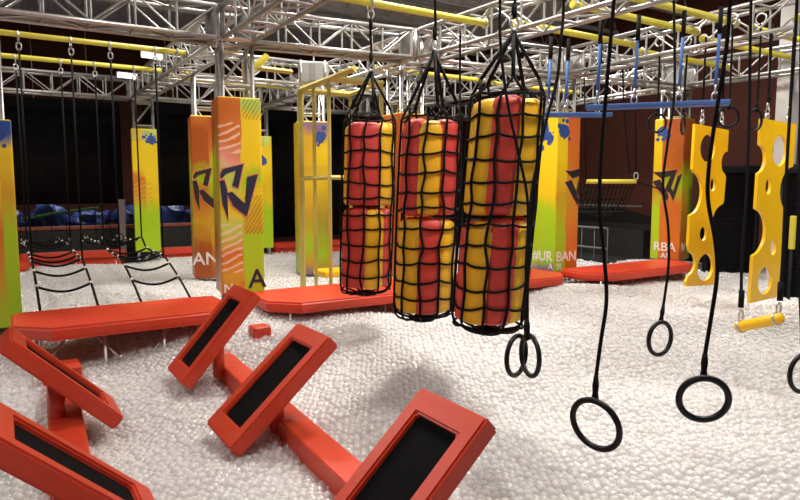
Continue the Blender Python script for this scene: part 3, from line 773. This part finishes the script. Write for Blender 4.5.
curtain(2.45, 4.35, 13.3, 1.24, 3.3, 'middle black curtain between the yellow tower and the near orange tower')
curtain(4.85, 7.0, 13.3, .5, 3.3, 'black curtain reaching down to the bench behind the yellow tube frame')
bm = new(); box(bm, -4, 4.7, 13.55, 13.75, .80, .87, .02); tag(link('padded_rail', bm, M['maroonrail']), 'maroon padded rail in front of the blue inflatables', 'rail')
bm = new(); box(bm, -4, 4.7, 13.5, 13.8, -.75, .79, .02); tag(link('padded_plinth', bm, M['greypad']), 'grey padded plinth under the maroon rail', 'plinth')
rnd = random.Random(11)
for k in range(9):
    x = -2.3 + k * .78; bm = new()
    bmesh.ops.create_icosphere(bm, subdivisions=3, radius=1)
    for v_ in bm.verts:
        n_ = 1 + .75 * noise.noise(v_.co * 2.4 + Vector((k * 3.3, k, 0))) + .3 * noise.noise(v_.co * 5.5 + Vector((k, 0, k * 2)))
        v_.co = Vector((v_.co.x * .335 * n_, v_.co.y * .5 * n_, v_.co.z * (.30 + .07 * math.sin(k * 2.1)) * n_))
    o = link('inflatable_mound', bm, M['bluetarp'], None, True); o.location = (x, 14.6 + .2 * math.sin(k * 1.7), .90)
    tag(o, 'crumpled blue inflatable mound behind the maroon rail', 'inflatable', 'blue inflatable mounds under the curtain')
bm = new(); box(bm, -4, 4.8, 13.95, 15.4, -.75, .52); tag(link('track_bed', bm, M['greypad']), 'dark bed carrying the blue inflatable mounds', 'bed')
bm = new(); tube(bm, smooth_path([(.3, 13.95, 1.0), (1.0, 14.0, 1.12), (1.7, 14.05, 1.2)]), .03, 6); tag(link('green_strip', bm, M['greenstrip']), 'green strip lying over the blue inflatables', 'strip')
t = thing('barrier_post', 'pale square post beside the yellow and lime tower', 'post', (2.0, 13.3, -.75))
bm = new(); box(bm, -.06, .06, -.06, .06, 0, 2.1); link('shaft', bm, M['postpurple'], t)
bm = new(); box(bm, -.07, .07, -.07, .07, 2.1, 2.13); link('cap', bm, M['postpurple'], t)
t = thing('safety_net', 'black cord safety net hung below the left curtain', 'net', (0, 13.4, 0))
bm = new()
for k in range(24): tube(bm, [(-3.2 + k * .25, 0, .55), (-3.2 + k * .25, 0, 1.32)], .006, 4, cap=False)
link('cord', bm, M['netblack'], t)

# ------------------------------------------------------------------ right background
def annulus(cx, cz, r0, r1, a0, a1, n=24):
    return [(cx + r1 * math.cos(math.radians(a0 + (a1 - a0) * i / n)), cz + r1 * math.sin(math.radians(a0 + (a1 - a0) * i / n))) for i in range(n + 1)] + [(cx + r0 * math.cos(math.radians(a1 + (a0 - a1) * i / n)), cz + r0 * math.sin(math.radians(a1 + (a0 - a1) * i / n))) for i in range(n + 1)]
bm = new()
prism(bm, [(16.8, -.7), (16.8, 2.2), (14.6, 2.6), (13.2, 2.3), (12.0, 1.55), (11.0, 1.25), (9.6, 1.15), (8.6, .9), (6.8, .8), (6.8, -.7)], [], .012, lambda a, b, d: Vector((12.19 - d, a, b)))
tag(link('wall_mural', bm, M['mural']), 'dark mountain silhouette painted on the maroon wall', 'mural')
t = thing('viewing_platform', 'dark grey stepped platform with pale rails behind the right bench', 'platform', (0, 0, -.75))
bm = new(); box(bm, 9.3, 12.1, 7.6, 13.0, 0, 1.0); link('deck', bm, M['greypad'], t)
bm = new(); box(bm, 10.3, 12.1, 7.6, 13.0, 1.0, 1.55); link('upper_deck', bm, M['greypad'], t)
for z in (1.25, 1.62):
    bm = new(); tube(bm, [(9.28, 7.6, z), (9.28, 13, z)], .022, 6); link('rail', bm, M['railgrey'], t)
for k in range(19):
    y = 7.6 + k * .3; bm = new(); tube(bm, [(9.28, y, .6), (9.28, y, 1.62)], .009, 5); link('baluster', bm, M['railgrey'], t)
bm = new(); tube(bm, [(10.25, 7.6, 2.0), (10.25, 13, 2.0)], .02, 6); link('rail', bm, M['railgrey'], t)
t = thing('building_column', 'white square steel column seen through the right holed yellow board', 'column', (9.75, 4.85, -.75))
bm = new(); box(bm, -.11, .11, -.11, .11, 0, 6.35); link('shaft', bm, M['column'], t)
bm = new(); box(bm, -.2, .2, -.2, .2, 0, .03); link('base_plate', bm, M['column'], t)
def netframe(p, q, z0, z1, label):
    p, q = Vector((*p, 0)), Vector((*q, 0)); dl = (q - p); L = dl.length
    t = thing('net_barrier', label, 'net panel', (p.x, p.y, -.75), math.atan2(dl.y, dl.x), 'black net panels by the right wall')
    bm = new(); box(bm, 0, L, -.06, .06, z1 + .75 - .12, z1 + .75, .03); link('top_pad', bm, M['padblack'], t)
    for x in (.04, L - .04):
        bm = new(); tube(bm, [(x, 0, 0), (x, 0, z1 + .7)], .035, 8); link('post', bm, M['padblack'], t)
    bm = new(); box(bm, 0, L, -.005, .005, .3, z1 + .65); link('backing', bm, M['netblack'], t)
    bm = new()
    n = int(L / .07)
    for k in range(n): tube(bm, [(k * .07, -.02, z0 + .75), (k * .07, -.02, z1 + .65)], .006, 4, cap=False)
    for k in range(int((z1 - z0) / .07)): tube(bm, [(0, -.02, z0 + .8 + k * .07), (L, -.02, z0 + .8 + k * .07)], .006, 4, cap=False)
    link('net', bm, M['netblack'], t)
netframe((9.5, 5.9), (10.1, 5.35), .0, 1.95, 'black padded net panel seen between the two holed yellow boards')
qa, qb = at(777, 200, 8.1), at(862, 200, 7.5)
netframe((qa.x, qa.y), (qb.x, qb.y), .0, 1.9, 'black padded net panel at the right edge in front of the white column')
netframe((10.2, 7.4), (11.3, 6.4), .0, 1.2, 'low dark net panel behind the left holed yellow board')
# net hammock with yellow spreader
a, b = at(586, 181.5, 9.3), at(636, 181.5, 9.3); c = (a + b) / 2
t = thing('net_hammock', 'black net hanging from a yellow spreader tube between the two right towers', 'net', c)
A, B = a - c, b - c
bm = new(); tube(bm, [A, B], .032, 8); link('spreader_tube', bm, M['pipe'], t)
bm = new()
back = Vector((.55, .95, 0))
for k in range(13):
    s_ = A.lerp(B, k / 12); e_ = s_ + back + Vector((0, 0, -.15)); tube(bm, smooth_path([s_, s_ + back * .45 + Vector((0, 0, -.42 - .12 * math.sin(k * .26))), e_], 4), .008, 4, cap=False)
for k in range(8):
    f = (k + .5) / 8; h_ = -.42 * math.sin(PI * min(1, f * 1.05)) - .12 * f
    tube(bm, [A + back * f + Vector((0, 0, h_)), B + back * f + Vector((0, 0, h_))], .008, 4, cap=False)
link('net', bm, M['rope'], t)
bm = new(); tube(bm, [B, Vector((B.x - .1, B.y, 3.2 - c.z))], .01, 5); tube(bm, [A, Vector((A.x - .1, A.y, 3.2 - c.z))], .01, 5); tube(bm, [B, B + RT * .45 + Vector((0, 0, -.14))], .01, 5); link('rope', bm, M['rope'], t)
bm = new(); torus(bm, B + Vector((-.005, 0, .08)), .05, .012, v, .6, 16, 6); link('carabiner', bm, M['galv'], t)
# loose hanging ropes
for (tr, dd, l) in [([(460, 68), (460, 120), (461, 180), (462, 250)], 6.4, 'thin black rope hanging between the two nearer netted bags'), ([(399, 70), (399, 130), (400, 200)], 8.6, 'thin black rope hanging between the two farther netted bags'),
                    ([(623, 60), (624, 110), (629.5, 172)], 9.2, 'thin black rope dropping to the right end of the net spreader'), ([(770, 42), (770, 70), (769, 100)], 6.5, 'short black rope left of the white column')]:
    P = trace(tr, dd); P = [Vector((P[0].x, P[0].y, 3.2))] + P
    t = thing('hanging_rope', l, 'rope', P[-1]); c = P[-1].copy()
    bm = new(); tube(bm, smooth_path([q - c for q in P], 4), .011, 6); link('rope_strand', bm, M['rope'], t)
    bm = new(); tube(bm, [(0, 0, -.01), (0, 0, .05)], .02, 6); link('end_knot', bm, M['rope'], t)

# ------------------------------------------------------------------ ball pit
def hgt(x, y):
    h = .035 * np.sin(x * 1.7 + .6 * y) + .03 * np.sin(y * 2.3 - x * .9 + 1) + .02 * np.sin(x * 4.1 + y * 3.3)
    t = np.clip((x * FW.x + y * FW.y - 4.8) / 2.0, 0, 1)      # the balls are banked up towards the benches and beyond
    h += .24 * t * t * (3 - 2 * t)
    return h
def lattice(sp, y0, y1, rng):
    ys = np.arange(y0, y1, sp * .84); out = []
    for i, y in enumerate(ys):
        xs = np.arange(-4.5, 12.1, sp) + (sp / 2 if i % 2 else 0); out.append(np.stack([xs, np.full_like(xs, y)], 1))
    p = np.concatenate(out); p += rng.uniform(-sp * .22, sp * .22, p.shape); return p
rng = np.random.default_rng(3)
p1 = lattice(.051, .9, 13.0, rng); p2 = lattice(.053, .9, 9.0, rng)
z1 = hgt(p1[:, 0], p1[:, 1]) + rng.uniform(-.011, .011, len(p1)) - .03
z2 = hgt(p2[:, 0], p2[:, 1]) + rng.uniform(-.012, .012, len(p2)) - .07
pts = np.concatenate([np.column_stack([p1, z1]), np.column_stack([p2, z2])])
fx = pts[:, 0] * FW.x + pts[:, 1] * FW.y; sx = pts[:, 0] * RT.x + pts[:, 1] * RT.y
keep = (fx > .8) & (np.abs(sx) < fx * .72 + .5) & ~((pts[:, 0] > 9.2) & (pts[:, 1] > 7.5)) & ~((pts[:, 1] > 12.7))
pts = pts[keep]
me = bpy.data.meshes.new('pit_balls'); me.vertices.add(len(pts)); me.vertices.foreach_set('co', pts.astype(np.float32).ravel())
at_ = me.attributes.new('ball_radius', 'FLOAT', 'POINT'); at_.data.foreach_set('value', rng.uniform(.0275, .0305, len(pts)).astype(np.float32))
balls = bpy.data.objects.new('pit_balls', me); COL.objects.link(balls)
tag(balls, 'translucent white plastic balls filling the whole pit', 'pit balls', kind='stuff')
mb = bpy.data.materials.new('translucent_ball_plastic'); mb.use_nodes = True; nt = mb.node_tree
pb = nt.nodes['Principled BSDF']; pb.inputs['Base Color'].default_value = (.965, .95, .945, 1); pb.inputs['Roughness'].default_value = .6; pb.inputs['Specular IOR Level'].default_value = 0
def mixs(f, a, b):
    m = nt.nodes.new('ShaderNodeMixShader'); m.inputs[0].default_value = f
    nt.links.new(a, m.inputs[1]); nt.links.new(b, m.inputs[2]); return m.outputs[0]
def bs(t, col, r=None):
    n = nt.nodes.new(t); n.inputs['Color'].default_value = col
    if r is not None: n.inputs['Roughness'].default_value = r
    return n.outputs[0]
tcn = nt.nodes.new('ShaderNodeTexCoord'); oi = nt.nodes.new('ShaderNodeTexNoise'); oi.inputs['Scale'].default_value = 1.2; nt.links.new(tcn.outputs['Object'], oi.inputs['Vector'])
cr = nt.nodes.new('ShaderNodeValToRGB'); cr.color_ramp.elements[0].color = (.955, .935, .93, 1); cr.color_ramp.elements[1].color = (.985, .975, .965, 1); nt.links.new(oi.outputs['Fac'], cr.inputs[0]); nt.links.new(cr.outputs[0], pb.inputs['Base Color'])
shell = mixs(.5, pb.outputs[0], bs('ShaderNodeBsdfTranslucent', (.98, .97, .965, 1)))
shell = mixs(.5, shell, bs('ShaderNodeBsdfTransparent', (.99, .985, .98, 1)))
nt.links.new(mixs(.13, shell, bs('ShaderNodeBsdfGlossy', (1, 1, 1, 1), .15)), nt.nodes['Material Output'].inputs['Surface'])
me.materials.append(mb)
ng = bpy.data.node_groups.new('ball_instances', 'GeometryNodeTree')
ng.interface.new_socket('Geometry', in_out='INPUT', socket_type='NodeSocketGeometry'); ng.interface.new_socket('Geometry', in_out='OUTPUT', socket_type='NodeSocketGeometry')
N = ng.nodes.new; gi = N('NodeGroupInput'); go = N('NodeGroupOutput'); ip = N('GeometryNodeInstanceOnPoints'); ico = N('GeometryNodeMeshIcoSphere'); sm = N('GeometryNodeSetShadeSmooth'); stm = N('GeometryNodeSetMaterial'); na = N('GeometryNodeInputNamedAttribute')
ico.inputs['Radius'].default_value = 1; ico.inputs['Subdivisions'].default_value = 3; stm.inputs['Material'].default_value = mb
na.data_type = 'FLOAT'; na.inputs['Name'].default_value = 'ball_radius'
Lk = ng.links.new
Lk(gi.outputs[0], ip.inputs['Points']); Lk(ico.outputs['Mesh'], sm.inputs['Geometry']); Lk(sm.outputs[0], stm.inputs['Geometry']); Lk(stm.outputs[0], ip.inputs['Instance'])
Lk(na.outputs['Attribute'], ip.inputs['Scale']); Lk(ip.outputs['Instances'], go.inputs[0])
md = balls.modifiers.new('balls', 'NODES'); md.node_group = ng
# deeper balls under the top layers read as one pale bed
bm = new()
nx, ny = 84, 62; G = [[bm.verts.new((-5 + 17 * i / nx, .6 + 12.3 * j / ny, float(hgt(-5 + 17 * i / nx, .6 + 12.3 * j / ny)) - .105)) for j in range(ny + 1)] for i in range(nx + 1)]
for i in range(nx):
    for j in range(ny): bm.faces.new((G[i][j], G[i + 1][j], G[i + 1][j + 1], G[i][j + 1]))
mbed = mat('deep_ball_bed', (.92, .90, .89), .5, bump=.6, bscale=30, var=.1, vscale=30)
tag(link('deep_balls', bm, mbed), 'deeper layer of pale balls under the top balls of the pit', 'pit balls', kind='stuff')

# ------------------------------------------------------------------ lamps of the hall, then added fill lamps
glow = emit('high_bay_glow', (1, .96, .90), 12)
for i, (x, y, e) in enumerate([(-2.2, 2.0, .55), (-1.5, 8.9, .8), (3.4, 1.9, .9), (4.2, 5.4, 1.25), (3.6, 9.0, 1.1), (8.4, 2.1, .9), (8.2, 7.0, 1.1)]):
    t = thing('high_bay_lamp', 'round high bay lamp hanging from the ceiling', 'lamp', (x, y, 5.36), 0, 'high bay lamps')
    bm = new(); bmesh.ops.create_cone(bm, cap_ends=False, segments=20, radius1=.43, radius2=.16, depth=.2, matrix=Matrix.Translation((0, 0, .12))); link('reflector', bm, M['ledge'], t)
    bm = new(); bmesh.ops.create_circle(bm, cap_ends=True, segments=28, radius=.40, matrix=Matrix.Translation((0, 0, .03))); link('diffuser', bm, glow, t)
    bm = new(); tube(bm, [(0, 0, .2), (0, 0, .24)], .012, 6); link('stem', bm, M['galv'], t)
    ld = bpy.data.lights.new('high_bay_light', 'AREA'); ld.shape = 'DISK'; ld.size = .8; ld.energy = 168 * e; ld.color = (1, .95, .89); ld.spread = math.radians(165)
    lo = bpy.data.objects.new('high_bay_light', ld); COL.objects.link(lo); lo.location = (x, y, 5.36)
for x in (-1.7, 1.2, 3.8):  # added fill, hidden by the curtain, to brighten the blue mounds and back wall
    t = thing('added_fill_lamp', 'added fill lamp hidden behind the black curtain', 'lamp', (x, 15.0, 2.5), 0, 'added fill lamps behind the curtain')
    bm = new(); box(bm, -.6, .6, -.06, .06, .03, .09, .01); link('housing', bm, M['ledge'], t)
    bm = new(); box(bm, -.58, .58, -.05, .05, .0, .03, .008); link('diffuser', bm, glow, t)
    for k in (-.5, .5):
        bm = new(); tube(bm, [(k, 0, .09), (k, 0, 3.1)], .008, 5); link('hanger', bm, M['galv'], t)
    ld = bpy.data.lights.new('added_fill_light', 'AREA'); ld.shape = 'RECTANGLE'; ld.size = 1.1; ld.size_y = .08; ld.energy = 14; ld.color = (1, .95, .92)
    lo = bpy.data.objects.new('added_fill_light', ld); COL.objects.link(lo); lo.location = (x, 15.0, 2.49)
w = bpy.data.worlds.new('hall_air'); SC.world = w; w.use_nodes = True
w.node_tree.nodes['Background'].inputs[0].default_value = (1, .95, .9, 1); w.node_tree.nodes['Background'].inputs[1].default_value = .14
SC.cycles.diffuse_bounces = 8; SC.cycles.max_bounces = 14
SC.view_settings.view_transform = 'Standard'; SC.view_settings.look = 'None'; SC.view_settings.gamma = 1; SC.view_settings.exposure = 0; SC.view_settings.use_curve_mapping = False
